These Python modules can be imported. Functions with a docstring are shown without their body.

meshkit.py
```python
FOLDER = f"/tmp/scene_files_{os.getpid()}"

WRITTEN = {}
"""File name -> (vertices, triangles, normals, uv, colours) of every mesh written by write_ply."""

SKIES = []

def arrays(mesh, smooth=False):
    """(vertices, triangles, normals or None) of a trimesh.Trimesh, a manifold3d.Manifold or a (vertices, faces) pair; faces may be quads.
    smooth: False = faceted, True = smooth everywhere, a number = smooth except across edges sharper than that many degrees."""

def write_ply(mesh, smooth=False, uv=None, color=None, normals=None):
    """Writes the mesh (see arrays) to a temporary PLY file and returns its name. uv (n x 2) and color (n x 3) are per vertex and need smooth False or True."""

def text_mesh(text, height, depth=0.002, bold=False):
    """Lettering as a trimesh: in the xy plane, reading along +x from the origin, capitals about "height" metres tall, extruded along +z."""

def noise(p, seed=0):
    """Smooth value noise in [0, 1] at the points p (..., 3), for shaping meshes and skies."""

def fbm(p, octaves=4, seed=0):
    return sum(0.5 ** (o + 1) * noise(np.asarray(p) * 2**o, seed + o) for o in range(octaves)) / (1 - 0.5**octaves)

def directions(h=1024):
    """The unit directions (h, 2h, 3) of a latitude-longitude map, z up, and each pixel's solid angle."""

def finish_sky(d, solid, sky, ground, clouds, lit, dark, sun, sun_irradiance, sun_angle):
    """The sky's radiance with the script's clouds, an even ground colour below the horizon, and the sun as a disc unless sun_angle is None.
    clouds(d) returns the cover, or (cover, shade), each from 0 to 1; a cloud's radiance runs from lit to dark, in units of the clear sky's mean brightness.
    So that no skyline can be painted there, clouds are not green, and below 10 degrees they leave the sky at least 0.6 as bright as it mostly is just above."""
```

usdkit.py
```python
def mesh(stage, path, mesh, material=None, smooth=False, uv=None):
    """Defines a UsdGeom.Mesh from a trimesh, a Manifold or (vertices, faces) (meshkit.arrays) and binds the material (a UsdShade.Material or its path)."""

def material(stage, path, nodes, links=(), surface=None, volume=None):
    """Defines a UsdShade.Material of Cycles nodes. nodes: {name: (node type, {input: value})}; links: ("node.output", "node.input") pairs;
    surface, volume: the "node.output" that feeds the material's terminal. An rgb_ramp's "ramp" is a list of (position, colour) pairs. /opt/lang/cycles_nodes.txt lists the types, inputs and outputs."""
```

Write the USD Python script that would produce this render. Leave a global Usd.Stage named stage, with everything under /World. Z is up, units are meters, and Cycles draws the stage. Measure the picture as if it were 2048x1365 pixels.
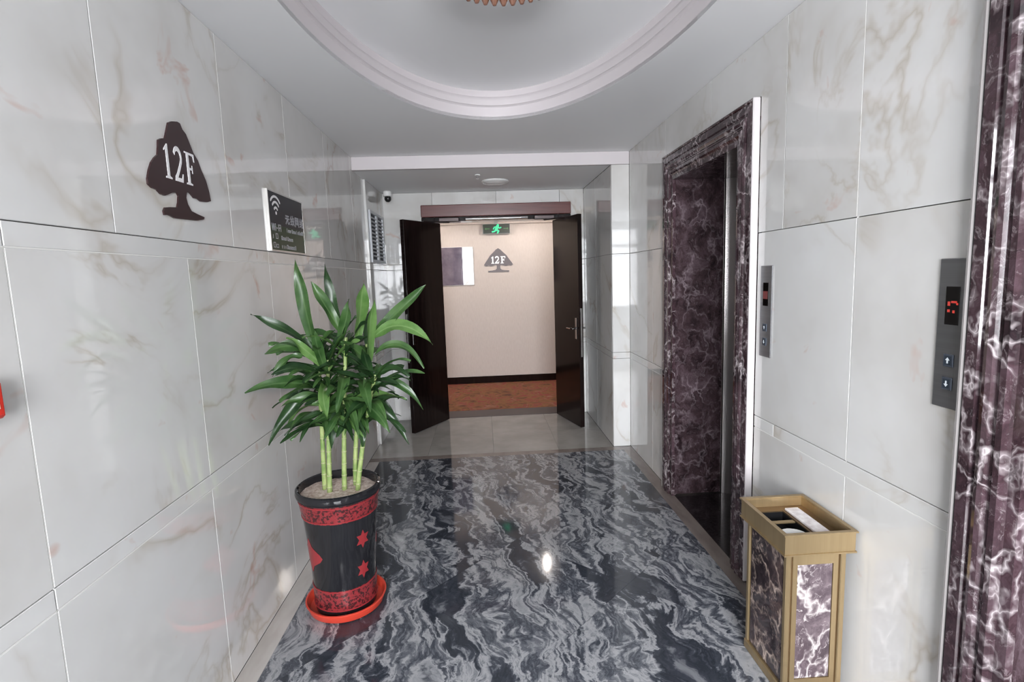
import math, random
import numpy as np, trimesh, usdkit, meshkit
from shapely.geometry import Polygon, box as sbox, Point, LineString
from shapely import affinity
from shapely.ops import unary_union
from pxr import Usd, UsdGeom, UsdLux, UsdShade, Gf, Sdf

stage = Usd.Stage.CreateInMemory()
UsdGeom.SetStageUpAxis(stage, UsdGeom.Tokens.z)
UsdGeom.SetStageMetersPerUnit(stage, 1.0)
UsdGeom.Xform.Define(stage, '/World')
rng = random.Random(7)

# ---------------------------------------------------------------- camera
CAM_R = [0.997920373872155, -0.05527912230584546, -0.033153371592546985]
CAM_U = [0.03962503239832697, 0.12042055787476544, 0.9919318253028087]
CAM_B = [-0.0508407731873706, -0.9911826813853366, 0.12236056514859964]
cam = UsdGeom.Camera.Define(stage, '/World/camera')
cam.AddTransformOp().Set(Gf.Matrix4d(*CAM_R, 0, *CAM_U, 0, *CAM_B, 0, 0, 0, 1.6, 1))
cam.CreateHorizontalApertureAttr(36.0)
cam.CreateVerticalApertureAttr(36.0 * 1365 / 2048)
cam.CreateFocalLengthAttr(36.0 * 1057.2 / 2048)
cam.CreateClippingRangeAttr(Gf.Vec2f(0.02, 100))
cam.CreateExposureAttr(0.0)

# ---------------------------------------------------------------- light
XL, XR, ZC = -1.07, 1.31, 2.64          # corridor walls, ceiling
YB, YR = 4.68, 5.95                     # lintel plane, wall with the double door
RX1 = 1.15                              # right side of the recess behind the lintel
YW = -1.6                               # wall with the window behind the camera
WIN = (-0.66, 1.05, 0.10, 2.52)         # window opening x0 x1 z0 z1

def rect_light(name, loc, w, h, rx, inten, col):
    l = UsdLux.RectLight.Define(stage, '/World/' + name)
    l.AddTranslateOp().Set(Gf.Vec3d(*loc)); l.AddRotateXOp().Set(rx)
    l.CreateWidthAttr(w); l.CreateHeightAttr(h); l.CreateIntensityAttr(inten); l.CreateColorAttr(Gf.Vec3f(*col))
    return l
# daylight: a broad piece of bright overcast sky standing outside the window, from the horizon upward
rect_light('sky_daylight', (-2.2, -3.2, 2.85), 6.8, 4.1, 90, 53.0, (0.935, 0.958, 1.0))

def ball_light(name, loc, r, inten, col):
    l = UsdLux.SphereLight.Define(stage, '/World/' + name)
    l.AddTranslateOp().Set(Gf.Vec3d(*loc)); l.CreateRadiusAttr(r); l.CreateIntensityAttr(inten); l.CreateColorAttr(Gf.Vec3f(*col))
CORRIDOR_LAMPS = [(0.75, 7.0), (-0.95, 7.0)]
for i, (lx, ly) in enumerate(CORRIDOR_LAMPS):
    ball_light('downlight_bulb_%03d' % i, (lx, ly, 2.44), 0.018, 2900.0, (1.0, 0.90, 0.82))

# ---------------------------------------------------------------- materials
LK = '/World/Looks/'
def mat(name, nodes, links=(), surface='p.BSDF'):
    return usdkit.material(stage, LK + name, nodes, links, surface=surface)
def plain(name, col, rough=0.5, metal=0.0, **kw):
    return mat(name, {'p': ('principled_bsdf', dict(base_color=col, roughness=rough, metallic=metal, **kw))})
def emit(name, col, s):
    return mat(name, {'p': ('principled_bsdf', dict(base_color=(0.02, 0.02, 0.02), emission_color=col, emission_strength=s))})

def light_marble(name, loc, tint=(1, 1, 1), rough=0.035):
    t = lambda c: tuple(a * b for a, b in zip(c, tint))
    n = {
        'g': ('geometry', {}),
        'm': ('mapping', {'location': loc, 'rotation': (0.5, 0.25, 0.35), 'scale': (1, 1, 1)}),
        'big': ('noise_texture', {'scale': 1.6, 'detail': 4.0, 'roughness': 0.55}),
        'base': ('rgb_ramp', {'ramp': [(0.25, t((0.53, 0.515, 0.49))), (0.5, t((0.635, 0.63, 0.615))), (0.75, t((0.68, 0.68, 0.672)))]}),
        'v': ('noise_texture', {'scale': 1.15, 'detail': 5.0, 'roughness': 0.55, 'distortion': 0.9}),
        'vs': ('math', {'math_type': 'subtract', 'value2': 0.5}),
        'va': ('math', {'math_type': 'absolute'}),
        'vm': ('rgb_ramp', {'ramp': [(0.0, (.8, .8, .8)), (0.006, (0.58, 0.58, 0.58)), (0.022, (0.13, 0.13, 0.13)), (0.06, (0, 0, 0))]}),
        'pm': ('noise_texture', {'scale': 1.9, 'detail': 2.0}),
        'pr': ('rgb_ramp', {'ramp': [(0.42, (0, 0, 0)), (0.62, (0.75, 0.75, 0.75))]}),
        'mm': ('math', {'math_type': 'multiply'}),
        'vein': ('mix', {'color2': t((0.40, 0.335, 0.25))}),
        'sp': ('noise_texture', {'scale': 5.5, 'detail': 3.0, 'roughness': 0.6, 'distortion': 0.6}),
        'spr': ('rgb_ramp', {'ramp': [(0.66, (0, 0, 0)), (0.76, (0.6, 0.6, 0.6))]}),
        'spot': ('mix', {'color2': t((0.52, 0.30, 0.23))}),
        'p': ('principled_bsdf', {'roughness': rough, 'ior': 1.85}),
    }
    l = [('g.position', 'm.vector'), ('m.vector', 'big.vector'), ('big.fac', 'base.fac'), ('m.vector', 'v.vector'), ('v.fac', 'vs.value1'), ('vs.value', 'va.value1'),
         ('va.value', 'vm.fac'), ('m.vector', 'pm.vector'), ('pm.fac', 'pr.fac'), ('vm.color', 'mm.value1'), ('pr.color', 'mm.value2'), ('mm.value', 'vein.fac'),
         ('base.color', 'vein.color1'), ('m.vector', 'sp.vector'), ('sp.fac', 'spr.fac'), ('spr.color', 'spot.fac'), ('vein.color', 'spot.color1'), ('spot.color', 'p.base_color')]
    return mat(name, n, l)
MARB = [light_marble('light_marble_%d' % i, (3.1 * i + .7, 1.7 * i - .4, 2.3 * i)) for i in range(4)]
MARB_L = [light_marble('light_marble_l%d' % i, (2.1 * i + 5.2, 4.4 * i + 1.3, 1.3 * i + 9)) for i in range(4)]

def red_marble(name, loc, scale=1.0, base=((0.012, 0.007, 0.009), (0.046, 0.026, 0.031), (0.09, 0.056, 0.068)), vein=(0.55, 0.49, 0.50), rough=0.06, amt=1.0):
    n = {
        'g': ('geometry', {}),
        'm': ('mapping', {'location': loc, 'rotation': (0.3, 0.5, 0.2), 'scale': (scale, scale, scale * 0.8)}),
        'w': ('noise_texture', {'scale': 5.0, 'detail': 4.0, 'roughness': 0.6}),
        'wa': ('vector_math', {'math_type': 'scale', 'scale': 0.32}),
        'ad': ('vector_math', {'math_type': 'add'}),
        'b': ('noise_texture', {'scale': 9.0, 'detail': 6.0, 'roughness': 0.65}),
        'br': ('rgb_ramp', {'ramp': [(0.3, base[0]), (0.52, base[1]), (0.75, base[2])]}),
        'v': ('voronoi_texture', {'feature': 'distance_to_edge', 'scale': 9.0}),
        'vr': ('rgb_ramp', {'ramp': [(0.0, (1, 1, 1)), (0.02, (0.5, 0.5, 0.5)), (0.09, (0, 0, 0))]}),
        'q': ('noise_texture', {'scale': 6.0, 'detail': 5.0, 'roughness': 0.7}),
        'qr': ('rgb_ramp', {'ramp': [(0.42, (0, 0, 0)), (0.66, (amt, amt, amt))]}),
        'mm': ('math', {'math_type': 'multiply'}),
        'f': ('noise_texture', {'scale': 26.0, 'detail': 6.0, 'roughness': 0.75}),
        'fr': ('rgb_ramp', {'ramp': [(0.55, (0, 0, 0)), (0.76, (0.55 * amt,) * 3)]}),
        'mx': ('math', {'math_type': 'maximum'}),
        'mix': ('mix', {'color2': vein}),
        'p': ('principled_bsdf', {'roughness': rough, 'ior': 1.5}),
    }
    l = [('g.position', 'm.vector'), ('m.vector', 'w.vector'), ('w.color', 'wa.vector1'), ('m.vector', 'ad.vector1'), ('wa.vector', 'ad.vector2'), ('ad.vector', 'b.vector'), ('b.fac', 'br.fac'),
         ('ad.vector', 'v.vector'), ('v.distance', 'vr.fac'), ('m.vector', 'q.vector'), ('q.fac', 'qr.fac'), ('vr.color', 'mm.value1'), ('qr.color', 'mm.value2'),
         ('ad.vector', 'f.vector'), ('f.fac', 'fr.fac'), ('mm.value', 'mx.value1'), ('fr.color', 'mx.value2'), ('mx.value', 'mix.fac'), ('br.color', 'mix.color1'), ('mix.color', 'p.base_color')]
    return mat(name, n, l)
M_RED = red_marble('maroon_marble', (0, 0, 0))
M_REDP = red_marble('maroon_marble_panel', (4, 2, 1), 0.9, base=((0.010, 0.006, 0.007), (0.045, 0.028, 0.032), (0.12, 0.085, 0.10)), vein=(0.40, 0.33, 0.36), amt=0.5)
M_BINL = red_marble('bin_shaded_marble', (2, 6, 3), 0.9, base=((0.012, 0.008, 0.009), (0.045, 0.031, 0.034), (0.17, 0.115, 0.10)), vein=(0.66, 0.52, 0.44), amt=1.2)  # bin marble with warmer veins, base darkened for the shaded sides
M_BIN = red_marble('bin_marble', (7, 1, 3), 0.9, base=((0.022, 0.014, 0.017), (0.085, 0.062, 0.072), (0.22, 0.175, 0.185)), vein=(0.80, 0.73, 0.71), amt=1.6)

def floor_marble(name, loc, rz):
    n = {
        'g': ('geometry', {}),
        'm': ('mapping', {'location': loc, 'rotation': (0, 0, rz)}),
        'w1': ('noise_texture', {'scale': 2.4, 'detail': 2.0, 'roughness': 0.5}),
        'w1c': ('vector_math', {'math_type': 'subtract', 'vector2': (0.5, 0.5, 0.5)}),
        'w1s': ('vector_math', {'math_type': 'scale', 'scale': 0.32}),
        'a1': ('vector_math', {'math_type': 'add'}),
        'w2': ('noise_texture', {'scale': 8.0, 'detail': 4.0, 'roughness': 0.6}),
        'w2c': ('vector_math', {'math_type': 'subtract', 'vector2': (0.5, 0.5, 0.5)}),
        'w2s': ('vector_math', {'math_type': 'scale', 'scale': 0.13}),
        'a2': ('vector_math', {'math_type': 'add'}),
        'st': ('mapping', {'scale': (1.0, 0.15, 1.0)}),
        'n': ('noise_texture', {'scale': 3.6, 'detail': 5.0, 'roughness': 0.56}),
        'st2': ('mapping', {'location': (3, 5, 0), 'scale': (1.0, 0.12, 1.0)}),
        'n2': ('noise_texture', {'scale': 20.0, 'detail': 4.0, 'roughness': 0.6}),
        'mx': ('mix_float', {'fac': 0.20}),
        'r': ('rgb_ramp', {'ramp': [(0.33, (0.17, 0.176, 0.192)), (0.375, (0.045, 0.05, 0.063)), (0.43, (0.026, 0.030, 0.039)), (0.456, (0.05, 0.056, 0.07)), (0.470, (0.20, 0.206, 0.224)), (0.485, (0.33, 0.333, 0.345)), (0.505, (0.13, 0.137, 0.155)), (0.53, (0.040, 0.045, 0.058)), (0.550, (0.11, 0.117, 0.134)), (0.57, (0.31, 0.313, 0.325)), (0.60, (0.22, 0.226, 0.242)), (0.625, (0.06, 0.066, 0.08)), (0.66, (0.25, 0.253, 0.265)), (0.72, (0.42, 0.42, 0.43))]}),
        'p': ('principled_bsdf', {'roughness': 0.055, 'ior': 1.5}),
    }
    l = [('g.position', 'm.vector'), ('m.vector', 'w1.vector'), ('w1.color', 'w1c.vector1'), ('w1c.vector', 'w1s.vector1'), ('m.vector', 'a1.vector1'), ('w1s.vector', 'a1.vector2'),
         ('a1.vector', 'w2.vector'), ('w2.color', 'w2c.vector1'), ('w2c.vector', 'w2s.vector1'), ('a1.vector', 'a2.vector1'), ('w2s.vector', 'a2.vector2'),
         ('a2.vector', 'st.vector'), ('st.vector', 'n.vector'), ('a2.vector', 'st2.vector'), ('st2.vector', 'n2.vector'), ('n.fac', 'mx.a'), ('n2.fac', 'mx.b'), ('mx.result', 'r.fac'), ('r.color', 'p.base_color')]
    return mat(name, n, l)
M_FLOOR = [floor_marble('floor_marble_%d' % i, (1.9 * i, 2.7 * i, 0), a) for i, a in enumerate((-0.22, -0.30, -0.16))]

def noisy(name, c1, c2, scale, rough, detail=4.0, stretch=(1, 1, 1), bump=0.0, metal=0.0, lo=0.35, hi=0.65, **kw):
    n = {'g': ('geometry', {}), 'm': ('mapping', {'scale': stretch}), 'n': ('noise_texture', {'scale': scale, 'detail': detail, 'roughness': 0.6}),
         'r': ('rgb_ramp', {'ramp': [(lo, c1), (hi, c2)]}), 'p': ('principled_bsdf', dict(roughness=rough, metallic=metal, **kw))}
    l = [('g.position', 'm.vector'), ('m.vector', 'n.vector'), ('n.fac', 'r.fac'), ('r.color', 'p.base_color')]
    if bump:
        n['b'] = ('bump', {'strength': bump, 'distance': 0.004}); l += [('n.fac', 'b.height'), ('b.normal', 'p.normal')]
    return mat(name, n, l)
M_GROUT = plain('white_grout', (0.68, 0.67, 0.645), 0.6)
M_BACK = plain('panel_backing', (0.25, 0.24, 0.23), 0.8)
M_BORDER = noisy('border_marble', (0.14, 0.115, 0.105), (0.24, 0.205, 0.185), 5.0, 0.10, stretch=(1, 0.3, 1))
M_BORDER_L = noisy('lit_border_marble', (0.36, 0.335, 0.31), (0.5, 0.475, 0.45), 5.0, 0.10, stretch=(1, 0.3, 1))  # same border stone, lightened in colour for the sheen along the left
M_PALE = [noisy('pale_floor_tile_%d' % i, (0.27, 0.255, 0.24), (0.35, 0.335, 0.315), 2.4 + i * .5, 0.06) for i in range(2)]
M_BLACKG = noisy('black_granite', (0.006, 0.005, 0.006), (0.02, 0.017, 0.018), 60.0, 0.08)
M_CEIL = plain('ceiling_paint', (0.84, 0.84, 0.845), 0.6)
M_PLASTER = plain('white_plaster', (0.56, 0.52, 0.53), 0.5)
M_WHITE = plain('white_plastic', (0.75, 0.75, 0.74), 0.35)
M_BEIGE = noisy('beige_wallpaper', (0.56, 0.50, 0.46), (0.60, 0.54, 0.50), 70.0, 0.7, stretch=(1, 1, .2))
M_CARPET = None
n = {'g': ('geometry', {}), 'v': ('voronoi_texture', {'feature': 'smooth_f1', 'scale': 6.0, 'smoothness': 0.7}), 'no': ('noise_texture', {'scale': 5.0, 'detail': 4.0, 'distortion': 1.5}),
     'r': ('rgb_ramp', {'ramp': [(0.30, (0.10, 0.034, 0.03)), (0.42, (0.22, 0.095, 0.04)), (0.50, (0.28, 0.125, 0.05)), (0.56, (0.28, 0.05, 0.05)), (0.62, (0.26, 0.115, 0.055)), (0.72, (0.36, 0.17, 0.13))]}),
     'b': ('noise_texture', {'scale': 400.0}), 'bu': ('bump', {'strength': 0.5, 'distance': 0.003}), 'p': ('principled_bsdf', {'roughness': 0.95})}
M_CARPET = mat('patterned_carpet', n, [('g.position', 'v.vector'), ('g.position', 'no.vector'), ('no.fac', 'r.fac'), ('r.color', 'p.base_color'), ('g.position', 'b.vector'), ('b.fac', 'bu.height'), ('bu.normal', 'p.normal')])
M_DWOOD = noisy('dark_door_wood', (0.005, 0.003, 0.003), (0.011, 0.006, 0.0055), 8.0, 0.12, stretch=(3, 3, .2), specular_ior_level=0.3)
M_RWOOD = noisy('red_brown_wood', (0.085, 0.020, 0.018), (0.13, 0.034, 0.030), 7.0, 0.25, stretch=(.25, 3, 3))
M_STEEL = noisy('brushed_steel', (0.42, 0.405, 0.40), (0.48, 0.465, 0.46), 50.0, 0.17, stretch=(1, 1, .02), metal=1.0)
M_REVEAL = noisy('satin_steel', (0.40, 0.375, 0.37), (0.46, 0.43, 0.425), 50.0, 0.22, stretch=(1, 1, .02), metal=0.9)
M_STEELD = noisy('panel_steel', (0.27, 0.27, 0.28), (0.31, 0.31, 0.32), 60.0, 0.38, stretch=(1, .02, 1), metal=0.9)
M_CHROME = plain('chrome', (0.72, 0.72, 0.73), 0.10, 1.0)
M_GOLD = noisy('champagne_metal', (0.36, 0.265, 0.145), (0.41, 0.305, 0.17), 40.0, 0.32, stretch=(1, 1, .05), metal=0.75)
M_GOLDD = plain('bronze_metal', (0.22, 0.15, 0.085), 0.35, 0.8)
M_BLACK = plain('black_plastic', (0.012, 0.012, 0.013), 0.25)
M_DISP = plain('display_glass', (0.004, 0.003, 0.003), 0.08)
M_LED = emit('red_led', (1.0, 0.06, 0.04), 0.55)
M_LEDDIM = emit('dim_red_led', (1.0, 0.05, 0.05), 0.11)
M_ARROW = emit('white_button_light', (0.85, 0.92, 1.0), 0.75)
M_BTN = plain('button_blue_black', (0.025, 0.035, 0.05), 0.2)
M_BTNF = plain('button_bezel', (0.12, 0.14, 0.18), 0.25, 0.6)
M_SIGN = plain('sign_maroon', (0.030, 0.012, 0.013), 0.28)
M_SIGNG = plain('sign_grey_brown', (0.075, 0.055, 0.058), 0.4)
M_LETTER = plain('white_lettering', (0.80, 0.79, 0.80), 0.35)
M_LETTERD = plain('grey_lettering', (0.30, 0.31, 0.34), 0.4)
M_GREENP = plain('sign_dark_green', (0.010, 0.032, 0.010), 0.3, specular_ior_level=0.25)
M_NAVY = plain('sign_black_blue', (0.018, 0.02, 0.027), 0.3, specular_ior_level=0.25)
M_SILVER = plain('silver_frame', (0.72, 0.70, 0.67), 0.22, 0.6)
M_REDP_ = plain('alarm_red', (0.60, 0.03, 0.018), 0.35)
M_LABEL = plain('cream_label', (0.70, 0.66, 0.50), 0.5)
M_EXITB = plain('exit_sign_body', (0.35, 0.36, 0.36), 0.35)
M_EXITF = emit('exit_green_field', (0.02, 0.25, 0.05), 0.06)
M_EXITG = emit('exit_green_figure', (0.05, 0.95, 0.45), 0.9)
M_EXITA = emit('exit_green_arrow', (0.12, 0.55, 0.12), 0.35)
M_PRINT = noisy('poster_print', (0.10, 0.085, 0.12), (0.22, 0.19, 0.24), 3.0, 0.03, ior=1.6)
M_DARKSLOT = plain('vent_dark', (0.05, 0.055, 0.065), 0.6)
M_VENT = plain('vent_frame', (0.52, 0.54, 0.57), 0.4)
M_AMBER = plain('amber_crystal', (0.26, 0.13, 0.09), 0.08, transmission_weight=0.35)
M_BRASS = plain('brass', (0.50, 0.33, 0.14), 0.25, 1.0)
M_STRIP = noisy('pale_strip_marble', (0.60, 0.54, 0.54), (0.82, 0.79, 0.78), 30.0, 0.12)
# pot and plant
M_GLAZE = plain('black_glaze', (0.012, 0.012, 0.014), 0.06, ior=1.5)
M_REDB = noisy('red_pot_band', (0.035, 0.009, 0.010), (0.20, 0.022, 0.026), 75.0, 0.25, detail=2.0, lo=0.43, hi=0.53)
M_REDE = plain('red_pot_emblem', (0.24, 0.022, 0.026), 0.25)
M_SAUCER = plain('red_saucer_plastic', (0.55, 0.05, 0.028), 0.33)
M_SOIL = noisy('pale_soil', (0.42, 0.30, 0.24), (0.74, 0.64, 0.58), 60.0, 0.9, bump=0.4)

def leafmat(name, a, b, rib):
    n = {'g': ('geometry', {}), 'n': ('noise_texture', {'scale': 14.0, 'detail': 3.0}), 'r': ('rgb_ramp', {'ramp': [(0.35, a), (0.65, b)]}),
         'uv': ('attribute', {'attribute': 'st'}), 's': ('separate_xyz', {}), 'rr': ('rgb_ramp', {'ramp': [(0.0, (0, 0, 0)), (0.42, (0, 0, 0)), (0.5, (0.55, 0.55, 0.55)), (0.58, (0, 0, 0)), (1.0, (0, 0, 0))]}),
         'mx': ('mix', {'color2': rib}), 'p': ('principled_bsdf', {'roughness': 0.33}), 't': ('translucent_bsdf', {}), 'm': ('mix_closure', {'fac': 0.22})}
    l = [('g.position', 'n.vector'), ('n.fac', 'r.fac'), ('uv.vector', 's.vector'), ('s.x', 'rr.fac'), ('rr.color', 'mx.fac'), ('r.color', 'mx.color1'), ('mx.color', 'p.base_color'), ('mx.color', 't.color'), ('p.BSDF', 'm.closure1'), ('t.BSDF', 'm.closure2')]
    return mat(name, n, l, surface='m.closure')
M_LEAF = [leafmat('leaf_dark', (0.010, 0.030, 0.010), (0.024, 0.062, 0.018), (0.07, 0.12, 0.05)),
          leafmat('leaf_mid', (0.026, 0.072, 0.018), (0.058, 0.125, 0.034), (0.12, 0.20, 0.08)),
          leafmat('leaf_light', (0.070, 0.155, 0.035), (0.13, 0.24, 0.07), (0.22, 0.33, 0.14))]
M_STEM = noisy('bamboo_stem', (0.14, 0.23, 0.06), (0.34, 0.40, 0.16), 30.0, 0.4, stretch=(1, 1, .4))
M_NODE = plain('stem_node', (0.30, 0.33, 0.16), 0.5)
M_TIP = plain('dry_leaf_tip', (0.06, 0.04, 0.03), 0.6)
nd = {'t': ('transparent_bsdf', {}), 'gl': ('glossy_bsdf', {'roughness': 0.02}), 'f': ('fresnel', {'IOR': 1.45}), 'm': ('mix_closure', {})}
M_PANE = mat('window_glass', nd, [('f.fac', 'm.fac'), ('t.BSDF', 'm.closure1'), ('gl.BSDF', 'm.closure2')], surface='m.closure')

# ---------------------------------------------------------------- helpers
used = {}
LOC = {}
def numbered(parent, name):
    k = used.get((parent, name), 0); used[(parent, name)] = k + 1
    return name if k == 0 else '%s_%03d' % (name, k)
def thing(name, label=None, cat=None, loc=(0, 0, 0), group=None, kind=None):
    p = '/World/' + numbered('/World', name)
    x = UsdGeom.Xform.Define(stage, p); x.AddTranslateOp().Set(Gf.Vec3d(*loc)); LOC[p] = np.array(loc, float)
    tag(x.GetPrim(), label, cat, group, kind)
    return p
def tag(prim, label=None, cat=None, group=None, kind=None):
    for k, v in (('label', label), ('category', cat), ('group', group), ('kind', kind)):
        if v: prim.SetCustomDataByKey(k, v)
def obj(name, mesh, m, parent='/World', smooth=False, uv=None, label=None, cat=None, group=None, kind=None):
    """mesh in world coordinates"""
    p = parent + '/' + numbered(parent, name)
    off = LOC.get(parent, np.zeros(3)); LOC[p] = off
    if isinstance(mesh, (list, tuple)) and len(mesh) and isinstance(mesh[0], trimesh.Trimesh): mesh = trimesh.util.concatenate(list(mesh))
    if isinstance(mesh, trimesh.Trimesh):
        mesh = trimesh.Trimesh(mesh.vertices - off, mesh.faces, process=False)
    else:
        mesh = (np.asarray(mesh[0], float) - off, mesh[1])
    g = usdkit.mesh(stage, p, mesh, m, smooth=smooth, uv=uv)
    tag(g.GetPrim(), label, cat, group, kind)
    return p
def bx(x0, x1, y0, y1, z0, z1, b=0.0):
    x0, x1 = sorted((x0, x1)); y0, y1 = sorted((y0, y1)); z0, z1 = sorted((z0, z1))
    if b <= 0:
        t = trimesh.creation.box((x1 - x0, y1 - y0, z1 - z0)); t.apply_translation(((x0 + x1) / 2, (y0 + y1) / 2, (z0 + z1) / 2)); return t
    b = min(b, (x1 - x0) * .45, (y1 - y0) * .45, (z1 - z0) * .45)
    pts = []
    for sx in (0, 1):
        for sy in (0, 1):
            for sz in (0, 1):
                c = np.array([(x0, x1)[sx], (y0, y1)[sy], (z0, z1)[sz]]); d = np.array([1 - 2 * sx, 1 - 2 * sy, 1 - 2 * sz]) * b
                for k in range(3):
                    q = c + d; q[k] = c[k]; pts.append(q)
    return trimesh.convex.convex_hull(np.array(pts))
def ext(poly, h):
    gs = [g for g in getattr(poly, 'geoms', [poly]) if g.area > 1e-9]
    return trimesh.util.concatenate([trimesh.creation.extrude_polygon(g, h, engine='earcut') for g in gs])
def remap(t, o, ex, ey, ez):
    """local x,y,z of t -> o + x*ex + y*ey + z*ez"""
    v = np.asarray(t.vertices); A = np.array([ex, ey, ez], float)
    r = trimesh.Trimesh(v @ A + np.array(o, float), t.faces.copy(), process=False)
    if np.linalg.det(A) < 0: r.invert()
    return r
def plate_x(poly_yz, x0, x1):           # polygon in (y,z), extruded from x0 to x1
    return remap(ext(poly_yz, abs(x1 - x0)), (min(x0, x1), 0, 0), (0, 1, 0), (0, 0, 1), (1, 0, 0))
def plate_y(poly_xz, y0, y1):
    return remap(ext(poly_xz, abs(y1 - y0)), (0, max(y0, y1), 0), (1, 0, 0), (0, 0, 1), (0, -1, 0))
def plate_z(poly_xy, z0, z1):
    return remap(ext(poly_xy, abs(z1 - z0)), (0, 0, min(z0, z1)), (1, 0, 0), (0, 1, 0), (0, 0, 1))
def tube(pts, r, n=10, cap=True):
    pts = np.asarray(pts, float); rs = np.broadcast_to(r, len(pts)); V = []; F = []
    for i, p in enumerate(pts):
        t = pts[min(i + 1, len(pts) - 1)] - pts[max(i - 1, 0)]; t /= np.linalg.norm(t)
        a = np.cross(t, (0, 0, 1.)) if abs(t[2]) < .9 else np.cross(t, (1., 0, 0)); a /= np.linalg.norm(a); b = np.cross(t, a)
        V += [p + rs[i] * (math.cos(w) * a + math.sin(w) * b) for w in np.arange(n) * 2 * math.pi / n]
    for i in range(len(pts) - 1):
        for k in range(n):
            q, s = i * n + k, i * n + (k + 1) % n
            F += [(q, q + n, s), (s, q + n, s + n)]
    if cap:
        V += [pts[0], pts[-1]]; c0, c1 = len(V) - 2, len(V) - 1; e = (len(pts) - 1) * n
        for k in range(n): F += [(c0, k, (k + 1) % n), (c1, e + (k + 1) % n, e + k)]
    t = trimesh.Trimesh(np.array(V), np.array(F), process=False); t.fix_normals(); return t
def lathe(prof, c=(0, 0, 0), n=64):
    t = trimesh.creation.revolve(np.array(prof, float), sections=n); t.apply_translation(c); t.fix_normals(); return t
def cyl(c, r, h, axis='z', n=32, b=0.0):
    prof = [(0, 0), (r - b, 0), (r, b), (r, h - b), (r - b, h), (0, h)] if b else [(0, 0), (r, 0), (r, h), (0, h)]
    t = trimesh.creation.revolve(np.array(prof), sections=n)
    if axis == 'x': t = remap(t, (0, 0, 0), (0, 1, 0), (0, 0, 1), (1, 0, 0))
    if axis == 'y': t = remap(t, (0, 0, 0), (0, 0, 1), (1, 0, 0), (0, 1, 0))
    t.apply_translation(c); return t

# ================================================================= STRUCTURE
GAP = 0.0028
Z4, Z3, Z2, Z1 = 0.823, 0.880, 1.703, 1.763
E1, E2 = (2.49, 3.72), (0.10, 1.33)     # outer edges of the two lift surrounds along y
ET = 2.365                              # top of the surrounds
holes = [sbox(a - 0.0148, -1, b + 0.0148, ET + 0.0148) for a, b in (E1, E2)]

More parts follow.
